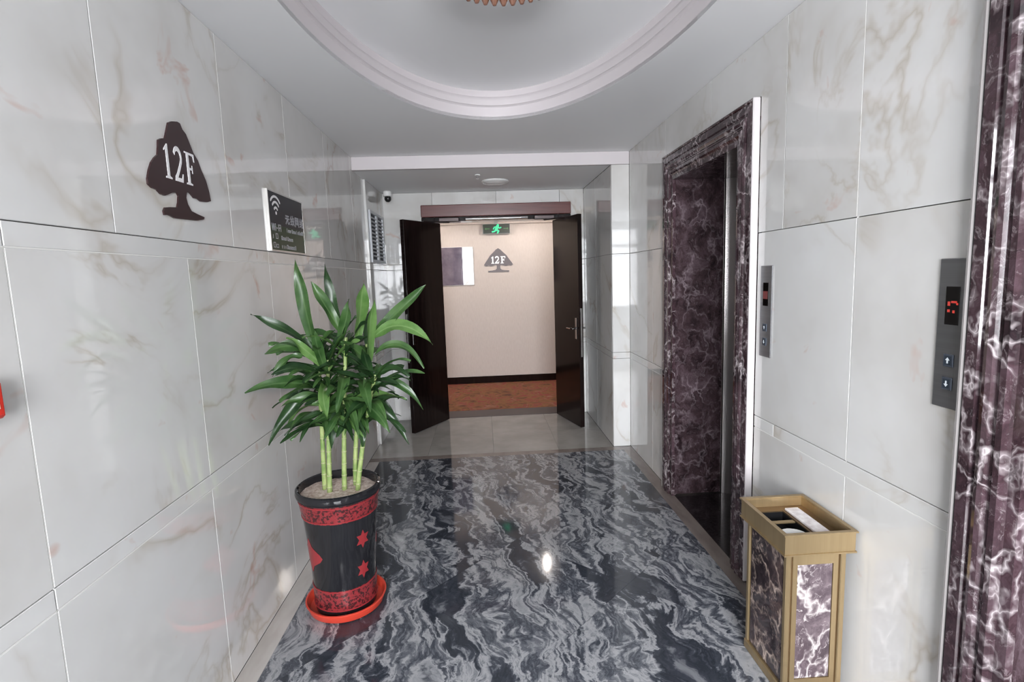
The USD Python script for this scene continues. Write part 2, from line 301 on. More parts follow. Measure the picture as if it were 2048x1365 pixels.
def slab(kind, pos, depth, u0, u1, z0, z1, b=0.0016):
    """panel whose face lies at pos; kind 'x+' looks along +x etc."""
    if kind == 'x+': return bx(pos - depth, pos, u0, u1, z0, z1, b)
    if kind == 'x-': return bx(pos, pos + depth, u0, u1, z0, z1, b)
    if kind == 'y-': return bx(u0, u1, pos, pos + depth, z0, z1, b)
def cladding(parent, kind, pos, spans, tiers, mats, cut=(), depth=0.018, seed=0):
    """tiers: list of (z0, z1, joints, part name)"""
    r = random.Random(seed)
    for z0, z1, joints, nm in tiers:
        us = [spans[0]] + [j for j in joints if spans[0] + .05 < j < spans[1] - .05] + [spans[1]]
        for a, b in zip(us[:-1], us[1:]):
            p = sbox(a + GAP / 2, z0 + GAP / 2, b - GAP / 2, z1 - GAP / 2)
            for h in cut: p = p.difference(h)
            if p.area < 1e-4: continue
            m = mats[r.randrange(len(mats))]
            for g in getattr(p, 'geoms', [p]):
                u0, w0, u1, w1 = g.bounds
                if abs((u1 - u0) * (w1 - w0) - g.area) < 1e-6: t = slab(kind, pos, depth, u0, u1, w0, w1)
                elif kind == 'x+': t = plate_x(g, pos - depth, pos)
                elif kind == 'x-': t = plate_x(g, pos, pos + depth)
                else: t = plate_y(g, pos, pos + depth)
                obj(nm, t, m, parent)
def grout(parent, kind, pos, u_lines, h_lines, depth=0.006):
    ts = []
    for u, z0, z1 in u_lines: ts.append(slab(kind, pos + (-.0006 if kind == 'x+' else .0006), depth, u - .0014, u + .0014, z0, z1, 0))
    for z, a, b in h_lines: ts.append(slab(kind, pos + (-.0006 if kind == 'x+' else .0006), depth, a, b, z - .0018, z + .0018, 0))
    if ts: obj('grout', ts, M_GROUT, parent)

# ---- floor
fl = thing('floor', kind='structure')
obj('screed', bx(XL, XR, YW, YB, -0.06, -0.012), M_BACK, fl)
BW = 0.093
inner = sbox(XL + BW, YW, XR - BW, YB - BW)
s = 1.077
k1s = [1.834 + s * i for i in range(-5, 6)]; k2s = [3.21 + s * i for i in range(-6, 6)]
for a in k1s:
    for b in k2s:
        # region a < y-x < a+s, b < x+y < b+s
        q = Polygon([((b - a) / 2, (a + b) / 2), ((b - a - s) / 2, (a + b + s) / 2), ((b - a) / 2, (a + b + 2 * s) / 2), ((b - a + s) / 2, (a + b + s) / 2)])
        q = q.buffer(-0.0007, join_style=2).intersection(inner)
        if q.area < 0.002: continue
        obj('tile', plate_z(q, -0.012, 0.0), M_FLOOR[rng.choice((0, 0, 0, 1, 2))], fl)
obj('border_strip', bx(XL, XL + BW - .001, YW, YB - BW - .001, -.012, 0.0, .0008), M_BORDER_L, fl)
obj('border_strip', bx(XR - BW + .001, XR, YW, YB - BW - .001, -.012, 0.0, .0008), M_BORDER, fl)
obj('border_strip', bx(XL, XR, YB - BW, YB, -.012, 0.0, .0008), M_BORDER, fl)
f2 = thing('floor', kind='structure')
obj('screed', bx(XL, RX1, YB, YR + .15, -0.06, -0.012), M_BACK, f2)
for i, (xa, xb) in enumerate([(XL, -.56), (-.56, .04), (.04, .64), (.64, RX1)]):
    for j, (ya, yb) in enumerate([(YB, 5.28), (5.28, YR)]):
        obj('pale_tile', bx(xa + .0006, xb - .0006, ya + .0006, yb - .0006, -.012, 0.0, .0008), M_PALE[(i + j) % 2], f2)
obj('threshold', bx(-.64, 1.0, YR, YR + .30, -.012, .004, .002), plain('threshold_brown', (0.05, 0.035, 0.035), 0.4), f2)
f3 = thing('floor', kind='structure')
obj('carpet', plate_z(sbox(-2.6, YR + .15, 2.9, 7.9).difference(sbox(-.6405, YR, 1.0005, YR + .3005)), -.03, 0.002), M_CARPET, f3)

# ---- left wall
wl = thing('wall_left', kind='structure')
obj('backing', bx(XL - .16, XL - .018, YW, YR, 0, ZC), M_BACK, wl)
jm = [1.264 + .744 * k for k in range(-4, 6)]; jt = [1.64 + .744 * k for k in range(-5, 6)]; jb = [1.264 + 1.488 * k for k in range(-3, 4)]
YL = 5.085
cladding(wl, 'x+', XL, (YW, YL), [(0, Z4, jm, 'marble_panel'), (Z4, Z3, jb, 'marble_band'), (Z3, Z2, jm, 'marble_panel'), (Z2, Z1, jb, 'marble_band'), (Z1, ZC, jt, 'marble_panel')], MARB_L, seed=3)
grout(wl, 'x+', XL, [(j, 0, Z4) for j in jm if YW < j < YL] + [(j, Z3, Z2) for j in jm if YW < j < YL], [(Z4, YW, YL), (Z2, YW, YL)])
cladding(wl, 'x+', XL + .02, (YL + .002, YR), [(0, Z4, [], 'marble_panel'), (Z4, Z3, [], 'marble_band'), (Z3, Z2, [], 'marble_panel'), (Z2, Z1, [], 'marble_band'), (Z1, 2.53, [], 'marble_panel')], MARB_L[:2], depth=.037, seed=4)
# ---- right wall
wr = thing('wall_right', kind='structure')
bk = sbox(YW, 0, YB, ZC)
for h in holes: bk = bk.difference(h)
obj('backing', plate_x(bk, XR + .018, XR + .16), M_BACK, wr)
jm = [1.81 + .744 * k for k in range(-5, 5)]; jt = sorted([1.81, 2.27, 3.014, 3.758, 1.066, .322, -.42, -1.16])
cladding(wr, 'x-', XR, (YW, YB), [(0, Z4, jm, 'marble_panel'), (Z4, Z3, [1.068, 2.3], 'marble_band'), (Z3, Z1, jm, 'marble_panel'), (Z1, ZC, jt, 'marble_panel')], MARB, cut=holes, seed=5)
grout(wr, 'x-', XR, [(j, Z3, Z1) for j in (1.81, 4.042)] + [(1.81, Z1, ZC), (3.758, Z1, ZC), (4.042, 0, Z4), (1.81, 0, Z4)], [(Z4, 1.355, 2.465), (Z4, 3.745, YB)])
# ---- pier and right side of the recess
wp = thing('wall_recess', kind='structure')
obj('core', bx(RX1 + .018, XR + .16, YB + .018, YR, 0, 2.53), M_BACK, wp)
cladding(wp, 'y-', YB, (RX1, XR), [(0, Z4, [], 'marble_panel'), (Z4, Z3, [], 'marble_band'), (Z3, Z1, [], 'marble_panel'), (Z1, 2.53, [], 'marble_panel')], [MARB[1], MARB[2]], seed=8)
cladding(wp, 'x-', RX1, (YB + .018, YR), [(0, Z4, [5.35], 'marble_panel'), (Z4, Z3, [], 'marble_band'), (Z3, Z1, [5.35], 'marble_panel'), (Z1, 2.53, [5.35], 'marble_panel')], [MARB[1], MARB[3]], seed=9)
# ---- far wall with the double door
DX0, DX1, DZ = -.50, .86, 2.215
wf = thing('wall_far', kind='structure')
hole = sbox(DX0 - .02, -1, DX1 + .02, DZ + .02)
obj('backing', plate_y(sbox(XL, 0, RX1, 2.53).difference(hole), YR + .018, YR + .15), M_BACK, wf)
cladding(wf, 'y-', YR, (XL, RX1), [(0, Z4, [], 'marble_panel'), (Z4, Z3, [], 'marble_band'), (Z3, Z2, [], 'marble_panel'), (Z2, Z1, [], 'marble_band'), (Z1, 2.53, [DX0 - .02, .18, DX1 + .02], 'marble_panel')], MARB_L, cut=[hole], seed=11)
# ---- back wall with the window
wb = thing('wall_back', kind='structure')
obj('plaster', plate_y(sbox(XL - .16, 0, XR + .16, ZC).difference(sbox(WIN[0], WIN[2], WIN[1], WIN[3])), YW - .14, YW), M_PLASTER, wb)
w1 = thing('window_1', kind='structure')
fr = sbox(WIN[0], WIN[2], WIN[1], WIN[3]); fr = fr.difference(fr.buffer(-.045, join_style=2))
obj('frame', plate_y(fr, YW - .09, YW - .03), M_WHITE, w1)
ZT = 2.15
obj('transom', bx(WIN[0] + .045, WIN[1] - .045, YW - .09, YW - .03, ZT - .03, ZT + .03, .003), M_WHITE, w1)
for x in (.115,): obj('mullion', bx(x - .028, x + .028, YW - .088, YW - .032, WIN[2] + .045, ZT - .03, .003), M_WHITE, w1)
for x in (.115,): obj('mullion', bx(x - .028, x + .028, YW - .088, YW - .032, ZT + .03, WIN[3] - .045, .003), M_WHITE, w1)
for xa, xb in ((WIN[0] + .045, .087), (.143, WIN[1] - .045)):
    for za, zb in ((WIN[2] + .045, ZT - .03), (ZT + .03, WIN[3] - .045)):
        obj('pane', bx(xa, xb, YW - .063, YW - .057, za, zb), M_PANE, w1)
# ---- ceiling with the elliptical coffer
EC, EA, EB = (0.12, 1.99), 0.84, 1.70
def ell(a, b, n=160): return Polygon([(EC[0] + a * math.cos(t), EC[1] + b * math.sin(t)) for t in np.arange(n) * 2 * math.pi / n])
ce = thing('ceiling', kind='structure')
obj('plasterboard', plate_z(sbox(XL - .16, YW, XR + .16, YB).difference(ell(EA, EB)), ZC, ZC + .02), M_CEIL, ce)
obj('coffer_top', plate_z(ell(EA + .06, EB + .06), 2.825, 2.84), M_CEIL, ce)
prof = [(0.0, ZC + .0005), (0.0, ZC + .078), (-.008, ZC + .086), (-.016, ZC + .088), (-.016, ZC + .118), (-.010, ZC + .134), (0.0, ZC + .146), (.0, ZC + .185)]
def sweep_ellipse(prof, n=160):
    V = []; F = []; m = len(prof)
    for t in np.arange(n) * 2 * math.pi / n:
        for o, z in prof: V.append((EC[0] + (EA + o) * math.cos(t), EC[1] + (EB + o) * math.sin(t), z))
    for i in range(n):
        j = (i + 1) % n
        for k in range(m - 1): F += [(i * m + k, j * m + k + 1, j * m + k), (i * m + k, i * m + k + 1, j * m + k + 1)]
    return trimesh.Trimesh(np.array(V), np.array(F), process=False)
closed = prof + [(.03, ZC + .185), (.03, ZC + .021)]
t2 = thing('trim_2', kind='structure')
obj('coffer_moulding', sweep_ellipse(closed), M_PLASTER, t2, smooth=35)
t1 = thing('trim_1', kind='structure')
obj('lintel_fascia', bx(XL, XR, YB, YB + .05, 2.531, ZC, .002), M_PLASTER, t1)
c2 = thing('ceiling', kind='structure')
obj('plasterboard', bx(XL - .16, RX1, YB + .05, YR + .15, 2.531, 2.60), M_CEIL, c2)
# ---- corridor beyond the door
wc = thing('wall_corridor', kind='structure')
obj('wallpaper', bx(-2.6, 2.9, 7.9, 8.0, 0, 2.45), M_BEIGE, wc)
obj('end_wall', bx(-2.7, -2.6, YR + .15, 8.0, 0, 2.45), M_BEIGE, wc)
obj('end_wall', bx(2.9, 3.0, YR + .15, 8.0, 0, 2.45), M_BEIGE, wc)
obj('near_wall', plate_y(sbox(-2.6, 0, 2.9, 2.45).difference(hole), YR + .15, YR + .17), M_BEIGE, wc)
obj('cornice', bx(-2.6, 2.9, 7.86, 7.9, 2.36, 2.45, .006), M_BEIGE, wc)
c3 = thing('ceiling', kind='structure')
obj('plasterboard', bx(-2.7, 3.0, YR + .15, 8.0, 2.45, 2.50), M_CEIL, c3)
bc = thing('baseboard_corridor', kind='structure')
obj('board', bx(-2.6, 2.9, 7.884, 7.9, 0.002, .105, .004), M_DWOOD, bc)

# ---- double door (door_1)
d1 = thing('door_1', kind='structure')
obj('header', bx(-.64, 1.0, YR - .05, YR, 2.262, 2.39, .006), M_RWOOD, d1, label='red-brown wooden header')
for a, b in ((-.64, DX0), (DX1, 1.0)): obj('casing', bx(a, b, YR - .028, YR, 0, 2.26, .004), M_DWOOD, d1)
obj('casing', bx(DX0, DX1, YR - .028, YR, DZ, 2.26, .004), M_DWOOD, d1)
for a, b in ((DX0 - .02, DX0), (DX1, DX1 + .02)): obj('jamb_lining', bx(a, b, YR, YR + .17, 0.004, DZ), M_DWOOD, d1)
obj('jamb_lining', bx(DX0 - .02, DX1 + .02, YR, YR + .17, DZ, DZ + .02), M_DWOOD, d1)
def leaf_door(hx, hy, ex, ey, side):
    """hinge (hx,hy) to free edge (ex,ey); visible face on the side given"""
    L = math.hypot(ex - hx, ey - hy); u = np.array([(ex - hx) / L, (ey - hy) / L, 0]); nrm = np.array([-u[1], u[0], 0]) * side
    T = lambda t: remap(t, (hx, hy, 0), u, nrm, (0, 0, 1))
    lf = obj('leaf', T(bx(0, L, -.045, 0, .008, 2.19, .003)), M_DWOOD, d1)
    mould = []
    for z0, z1 in ((.12, .92), (1.02, 2.06)):
        fr = sbox(.1, z0, L - .1, z1); fr = fr.difference(fr.buffer(-.025, join_style=2))
        mould.append(T(plate_y(fr, 0, .007)))
    obj('moulding', mould, M_DWOOD, lf)
    obj('edge_strip', T(bx(L, L + .003, -.03, -.012, .75, 1.25)), M_CHROME, lf)
    pl = [bx(L - .085, L - .045, .0, .008, .93, 1.15, .003)]
    arm = tube([(L - .065, .008, 1.04), (L - .065, .05, 1.04), (L - .09, .055, 1.04), (L - .18, .055, 1.04)], .009, 8)
    cylk = cyl((L - .065, .006, .97), .012, .012, 'y', 12)
    obj('handle', [T(x) for x in pl + [arm, cylk]], M_CHROME, lf)
    pl = [bx(L - .085, L - .045, -.053, -.045, .93, 1.15, .003)]
    arm = tube([(L - .065, -.053, 1.04), (L - .065, -.095, 1.04), (L - .09, -.1, 1.04), (L - .18, -.1, 1.04)], .009, 8)
    obj('handle', [T(x) for x in pl + [arm]], M_CHROME, lf)
    for z in (.25, 1.1, 1.95): obj('hinge', T(cyl((-.004, .006, z), .008, .1, 'z', 10)), M_CHROME, lf)
    return T
M_CLOSER = plain('dark_closer_metal', (0.05, 0.04, 0.04), 0.35, 0.7)
TL = leaf_door(-.475, 5.915, -.80, 5.40, -1)
TR = leaf_door(.835, 5.915, 1.005, 5.32, 1)
ca = []
for sx, (ax, ay) in ((-1, (-.60, 5.72)), (1, (.905, 5.72))):
    x0 = (DX0 + .16) if sx < 0 else (DX1 - .16)
    obj('door_closer', [bx(x0 - .11, x0 + .11, YR - .075, YR - .03, 2.205, 2.25, .006), tube([(x0, YR - .05, 2.205), (x0, YR - .05, 2.198)], .008, 8),
        tube([(x0, YR - .05, 2.2), ((x0 + ax) / 2 + .03 * sx, 5.80, 2.203), (ax, ay, 2.203)], .008, 8)], M_CLOSER, d1)
obj('selector_bar', tube([(-.16, YR - .045, 2.232), (.52, YR - .045, 2.232)], .016, 12), M_CHROME, d1, smooth=True)
for x in (-.3, .64): obj('stop_knob', cyl((x, YR - .06, 2.225), .018, .03, 'y', 12), M_CHROME, d1)

# ---- lift surrounds and doors (door_2 = far lift, door_3 = lift at the right edge)
PROF = [(0.0, 0.0), (0.0, .030), (.006, .035), (.040, .036), (.046, .027), (.052, .027), (.060, .038), (.072, .042), (.084, .038), (.090, .029), (.097, .029), (.105, .036), (.122, .037), (.130, .028), (.137, .024), (.165, .022), (.165, .0005)]
def lift(name, y0, y1):
    d = thing(name, loc=(XR, (y0 + y1) / 2, 0), kind='structure')
    V = []; F = []; m = len(PROF)
    for st in range(4):
        for u, p in PROF:
            V.append((XR - p, (y0 + u, y0 + u, y1 - u, y1 - u)[st], (0, ET - u, ET - u, 0)[st]))
    def piece(i):
        f = []
        for k in range(m - 1):
            a, b, c, e = i * m + k, i * m + k + 1, (i + 1) * m + k + 1, (i + 1) * m + k
            f += [(a, b, c), (a, c, e)]
        q = trimesh.Trimesh(np.array(V), np.array(f), process=False); q.remove_unreferenced_vertices(); return q
    for i in range(3): obj('architrave', piece(i), M_RED, d)
    for a, b, m_ in ((y0 - .014, y0 - .0005, M_PLASTERM), (y1 + .0005, y1 + .014, M_BEADG)): obj('edge_bead', bx(XR - .036, XR - .0005, a, b, 0.001, ET + .014, .004), m_, d)
    obj('edge_bead', bx(XR - .036, XR - .0005, y0, y1, ET + .0005, ET + .014, .004), M_RED, d)
    a, b, zt = y0 + .165, y1 - .165, ET - .165
    xj, xd = 1.64, 1.81
    obj('jamb_panel', bx(XR, xj, b, b + .05, 0.003, zt), M_REDP, d); obj('jamb_panel', bx(XR, xj, a - .05, a, 0.003, zt), M_REDP, d)
    obj('jamb_panel', bx(XR, xd + .06, a - .05, b + .05, zt, zt + .05), M_REDP, d)
    for q0, q1, q2 in ((b - .004, b + .05, b + .008), (a - .05, a + .004, a - .008)):
        obj('jamb_edge', bx(xj, xj + .010, q0, q1, .003, zt - .001, .002), M_STEEL, d)
        sg_ = -1 if q1 > b else 1; yy = b if q1 > b else a     # splayed towards the opening
        for x0_, x1_ in ((xj + .011, xj + .079), (xj + .084, xd)):
            f0, f1 = .42 * (x0_ - xj), .42 * (x1_ - xj)
            obj('steel_reveal', plate_z(Polygon([(x0_, yy + sg_ * f0), (x1_, yy + sg_ * f1), (x1_, yy - sg_ * .05), (x0_, yy - sg_ * .05)]), .003, zt - .001), M_REVEAL, d)
    obj('jamb_base', bx(XR + .01, xj, b - .004, b, .003, .012), M_STEEL, d)
    obj('floor_slab', bx(XR, xd + .06, a, b, -.02, .003), M_BLACKG, d)
    obj('door_frame', [bx(xd + .0005, xd + .02, a, a + .09, .003, zt), bx(xd + .0005, xd + .02, b - .09, b, .003, zt)], M_STEEL, d)
    obj('door_frame', bx(xd, xd + .02, a + .075, b - .075, zt - .07, zt), M_STEEL, d)
    c = (a + b) / 2
    for q0, q1 in ((a + .075, c - .002), (c + .002, b - .075)): obj('door_panel', bx(xd + .022, xd + .05, q0 - .01 if q0 < c - .1 else q0, q1 + .01 if q1 > c + .1 else q1, .006, zt - .03, .002), M_STEEL, d)
    return d
M_PLASTERM = plain('white_marble_bead', (0.54, 0.505, 0.51), 0.2)
M_BEADG = plain('grey_marble_bead', (0.22, 0.205, 0.20), 0.25)
lift('door_2', *E1)
lift('door_3', *E2)

# ================================================================= OBJECTS
# ---- lift call panels
def call_panel(y0, label, digits):
    # y0 = edge farther from the camera
    w, z0, z1 = .097, 1.184, 1.608
    X = XR - .0005
    t = thing('lift_call_panel', label, 'call panel', (XR, y0 - w / 2, z0), None)
    obj('plate', bx(X - .006, X, y0 - w, y0, z0, z1, .002), M_STEELD, t)
    xs = X - .006
    dy = y0 - w / 2
    dp = obj('display', bx(xs - .0015, xs, dy - .022, dy + .022, 1.423, 1.53, .0006), M_DISP, t)
    leds = []
    def dot(y, z, a, b): leds.append(bx(xs - .0023, xs - .0015, y - a, y + a, z - b, z + b))
    for (u, v, a, b) in digits: dot(dy + u, v, a, b)
    obj('lit_digits', leds, M_LED if digits[0][2] < .01 else M_LEDDIM, dp, label='glowing red digits')
    for zc, up in ((1.322, 1), (1.256, -1)):
        bt = obj('button', bx(xs - .003, xs, dy - .016, dy + .016, zc - .018, zc + .018, .001), M_BTNF, t)
        obj('button_face', bx(xs - .0042, xs - .003, dy - .011, dy + .011, zc - .013, zc + .013, .0005), M_BTN, bt)
        ar = Polygon([(-.0022, -.008), (.0022, -.008), (.0022, .001), (.0068, .001), (0, .009), (-.0068, .001), (-.0022, .001)])
        if up < 0: ar = affinity.scale(ar, 1, -1, origin=(0, 0))
        obj('arrow', plate_x(affinity.translate(ar, dy, zc), xs - .0052, xs - .0042), M_ARROW, bt, label='lit white arrow')
    return t
# near panel: a dot and a dash above two dots; far panel: one red band
call_panel(1.452, 'large near steel call panel with lit arrow buttons beside the maroon marble column', [(.010, 1.482, .004, .006), (-.006, 1.487, .009, .003), (-.016, 1.482, .003, .003), (.010, 1.462, .004, .004), (-.006, 1.460, .0035, .004)])
call_panel(2.432, 'brushed steel call panel beside the far lift opening, just above the ashtray bin', [(0, 1.473, .019, .018)])

# ---- tree-shaped floor sign 12F
T12 = [(1.97, 2.166), (1.991, 2.176), (2.027, 2.185), (2.044, 2.184), (2.056, 2.166), (2.077, 2.155), (2.094, 2.13), (2.115, 2.098), (2.144, 2.075), (2.161, 2.045), (2.19, 2.008), (2.206, 1.968), (2.213, 1.934), (2.185, 1.926), (2.137, 1.922), (2.115, 1.928), (2.09, 1.928), (2.073, 1.938), (2.058, 1.945), (2.041, 1.941), (2.034, 1.921), (2.041, 1.899), (2.061, 1.877), (2.104, 1.87), (2.152, 1.864), (2.141, 1.855), (2.093, 1.846), (2.022, 1.842), (1.946, 1.839), (1.913, 1.846), (1.888, 1.843), (1.885, 1.856), (1.895, 1.869), (1.924, 1.874), (1.97, 1.879), (1.979, 1.896), (1.986, 1.92), (1.978, 1.931), (1.948, 1.926), (1.922, 1.916), (1.902, 1.909), (1.88, 1.911), (1.86, 1.922), (1.835, 1.924), (1.816, 1.933), (1.816, 1.95), (1.829, 1.98), (1.846, 2.007), (1.867, 2.027), (1.887, 2.041), (1.894, 2.066), (1.899, 2.091), (1.916, 2.1), (1.94, 2.106), (1.954, 2.134)]
def glyph_1():
    return unary_union([Polygon([(.36, .06), (.64, .06), (.62, 1), (.52, 1), (.14, .83), (.14, .78), (.36, .84)]), Polygon([(.12, 0), (.88, 0), (.88, .045), (.64, .08), (.36, .08), (.12, .045)])])
def glyph_2():
    arc = [(.5 + .36 * math.cos(t), .73 + .245 * math.sin(t)) for t in np.linspace(math.radians(165), math.radians(-35), 18)]
    st = LineString(arc + [(.62, .42), (.36, .2), (.14, .07)]).buffer(.07, cap_style=2)
    return unary_union([st, Polygon([(.06, 0), (.88, 0), (.96, .26), (.90, .26), (.80, .12), (.12, .11)])])
def glyph_F():
    return unary_union([sbox(.2, .04, .42, .96), Polygon([(.04, 1), (.96, 1), (.98, .76), (.93, .76), (.84, .92), (.04, .955)]), sbox(.3, .47, .7, .54), sbox(.68, .38, .73, .63), Polygon([(.04, 0), (.62, 0), (.62, .045), (.42, .07), (.2, .07), (.04, .045)])])
sg = thing('floor_number_sign', 'dark maroon tree-shaped floor sign with white 12F on the left marble wall', 'sign', (XL, 2.01, 1.84))
pl = Polygon(T12).buffer(.004).buffer(-.004).buffer(-.002).buffer(.002)
obj('plate', plate_x(pl, XL + .0005, XL + .0065), M_SIGN, sg)
nums = []
for g, a, b in ((glyph_1(), 1.914, 1.962), (glyph_2(), 1.972, 2.032), (glyph_F(), 2.046, 2.114)):
    nums.append(plate_x(affinity.translate(affinity.scale(g, b - a, .117, origin=(0, 0)), a, 1.972), XL + .0065, XL + .0080))
obj('numerals', nums, M_LETTER, sg, label='white serif letters 12F')

# ---- wireless network sign
ws = thing('wireless_sign', 'small black and green wireless network sign in a silver frame left of the plant', 'sign', (XL, 3.03, 1.765))
Y0, Y1, ZA, ZB = 2.775, 3.295, 1.767, 2.076
X0 = XL + .0005
fr = sbox(Y0, ZA, Y1, ZB); fr = fr.difference(fr.buffer(-.007, join_style=2))
obj('frame', plate_x(fr, X0, X0 + .0125), M_SILVER, ws)
zs = ZA + (ZB - ZA) * .44
obj('upper_panel', bx(X0, X0 + .011, Y0 + .0072, Y1 - .0072, zs, ZB - .0072), M_NAVY, ws)
obj('lower_panel', bx(X0, X0 + .011, Y0 + .0072, Y1 - .0072, ZA + .0072, zs - .0002), M_GREENP, ws, label='dark green lower half')
def SP(s_, t_): return (Y0 + s_ * (Y1 - Y0), ZB - t_ * (ZB - ZA))
def splate(polys, m, name, **k):
    obj(name, [plate_x(p, X0 + .011, X0 + .0118) for p in polys], m, ws, **k)
cx, cz = SP(.19, .36); arcs = []
for r, wd in ((.028, .012), (.056, .012), (.084, .012)):
    arcs.append(LineString([(cx + r * math.sin(a), cz + r * math.cos(a)) for a in np.linspace(-.8, .8, 14)]).buffer(wd / 2))
arcs.append(Point(cx, cz).buffer(.009))
splate(arcs, M_LETTER, 'wifi_icon', label='white wireless signal icon')
tm = meshkit.text_mesh('Wi-Fi', .034, .0009, bold=True); tm = remap(tm, (X0 + .011, SP(.045, 0)[0], SP(0, .655)[1]), (0, 1, 0), (0, 0, 1), (1, 0, 0))
obj('lettering', tm, M_LETTERD, ws)
STROKES = {  # simple characters drawn as strokes in a unit box
    'wu': [[(.15, .85), (.85, .85)], [(.05, .58), (.95, .58)], [(.48, .85), (.45, .5), (.1, .05)], [(.6, .58), (.6, .15), (.7, .07), (.95, .1), (.95, .25)]],
    'xian': [[(.3, .95), (.08, .65), (.35, .62), (.08, .35), (.42, .38)], [(.05, .08), (.42, .18)], [(.48, .72), (.95, .78)], [(.48, .48), (.95, .54)], [(.65, .98), (.7, .4), (.95, .05)], [(.9, .38), (.5, .05)]],
    'wang': [[(.08, .0), (.08, .92), (.92, .92), (.92, .05)], [(.2, .75), (.48, .25)], [(.48, .75), (.2, .25)], [(.55, .75), (.82, .25)], [(.82, .75), (.55, .25)]],
    'luo': [[(.25, .95), (.06, .65), (.32, .62), (.06, .35), (.38, .38)], [(.05, .08), (.38, .18)], [(.62, .95), (.45, .68)], [(.6, .85), (.88, .85), (.42, .42)], [(.55, .75), (.95, .42)], [(.55, .36), (.9, .36), (.9, .05), (.55, .05), (.55, .36)]]}
for i, kx in enumerate(('wu', 'xian', 'wang', 'luo')):
    y_, z_ = SP(.43 + .143 * i, .50); sc_y, sc_z = .062, .052
    splate([unary_union([LineString([(y_ + a * sc_y, z_ + b * sc_z) for a, b in st]).buffer(.0042) for st in STROKES[kx]])], M_LETTERD, 'character')
def ticks(s0, s1, t0, t1, n, seed):
    r = random.Random(seed); out = []
    for i in range(n):
        a = s0 + (s1 - s0) * i / n; w_ = (s1 - s0) / n * .72
        y_, z_ = SP(a, t1); hh = (t1 - t0) * (ZB - ZA) * (1 if r.random() < .3 else .72)
        ring = sbox(y_, z_, y_ + w_ * (Y1 - Y0), z_ + hh)
        out.append(ring.difference(ring.buffer(-.0035, join_style=2)) if r.random() < .7 else sbox(y_, z_, y_ + .005, z_ + hh))
    return out
splate(ticks(.45, .96, .575, .645, 14, 1), M_LETTERD, 'lettering')
for q in ((.28, .62, .725, .795, 8, 3), (.28, .70, .865, .94, 9, 5)): splate(ticks(*q), M_LETTERD, 'lettering')
for q in ((.06, .21, .70, .79, 2, 2), (.06, .21, .85, .94, 2, 4)):
    for g_ in ticks(*q): splate([g_], M_LETTERD, 'character')

# ---- fire alarm call point
fa = thing('fire_alarm_call_point', 'red fire alarm call point at the left edge of the marble wall', 'fire alarm', (XL, 1.115, 1.333))
obj('housing', bx(XL + .0005, XL + .035, 1.078, 1.173, 1.333, 1.415, .006), M_REDP_, fa)
obj('bezel', bx(XL + .035, XL + .039, 1.088, 1.163, 1.341, 1.407, .002), M_REDP_, fa)
obj('label_plate', bx(XL + .039, XL + .040, 1.098, 1.153, 1.356, 1.394), M_LABEL, fa, label='cream label plate')

# ---- vent grille
vg = thing('vent_grille', 'pale louvred air vent grille set high in the left side of the recess', 'vent', (XL + .02, 5.47, 1.765))
V0, V1, VA, VB = 5.14, 5.80, 1.772, 2.262; XV = XL + .0205
obj('back_plate', bx(XV, XV + .002, V0, V1, VA, VB), M_DARKSLOT, vg)
fr = sbox(V0, VA, V1, VB); obj('frame', plate_x(fr.difference(fr.buffer(-.028, join_style=2)), XV + .002, XV + .02), M_VENT, vg)
ym = (V0 + V1) / 2
obj('centre_bar', bx(XV + .002, XV + .02, ym - .035, ym + .035, VA + .028, VB - .028, .002), M_VENT, vg)
nsl = 12
for k in range(1, nsl):
    z = VA + .028 + (VB - VA - .056) * k / nsl
    for a, b in ((V0 + .028, ym - .035), (ym + .035, V1 - .028)): obj('slat', bx(XV + .003, XV + .018, a, b, z - .0065, z + .0065, .002), M_VENT, vg)

# ---- recess ceiling bits
lp = thing('ceiling_lamp', 'round white flush lamp on the low ceiling before the double door', 'lamp', (.16, 5.34, 2.531))
obj('rim', lathe([(0, 2.5305), (.13, 2.5305), (.135, 2.522), (.125, 2.512), (.11, 2.510), (.11, 2.515), (0, 2.515)], (.16, 5.34, 0), 40), M_WHITE, lp, smooth=40)
obj('diffuser', lathe([(0, 2.5148), (.109, 2.5148), (.09, 2.503), (.05, 2.497), (0, 2.495)], (.16, 5.34, 0), 40), M_WHITE, lp, smooth=40)
sp = thing('sprinkler_head', 'tiny white sprinkler head on the low ceiling beside the flush lamp', 'sprinkler', (-.01, 5.0, 2.531))
obj('rosette', cyl((-.01, 5.0, 2.522), .026, .0085, 'z', 20, .002), M_WHITE, sp)
obj('nozzle', [cyl((-.01, 5.0, 2.497), .007, .025, 'z', 12), cyl((-.01, 5.0, 2.494), .014, .003, 'z', 16)], M_CHROME, sp)
cm = thing('security_camera', 'small white security camera with black lens in the corner above the double door', 'camera', (-.97, 5.83, 2.531))
obj('mount', cyl((-.97, 5.80, 2.475), .045, .0555, 'z', 28, .008), M_WHITE, cm)
sph = trimesh.creation.icosphere(2, .036); sph.apply_translation((-.965, 5.79, 2.452)); obj('lens_ball', sph, M_BLACK, cm, smooth=True)

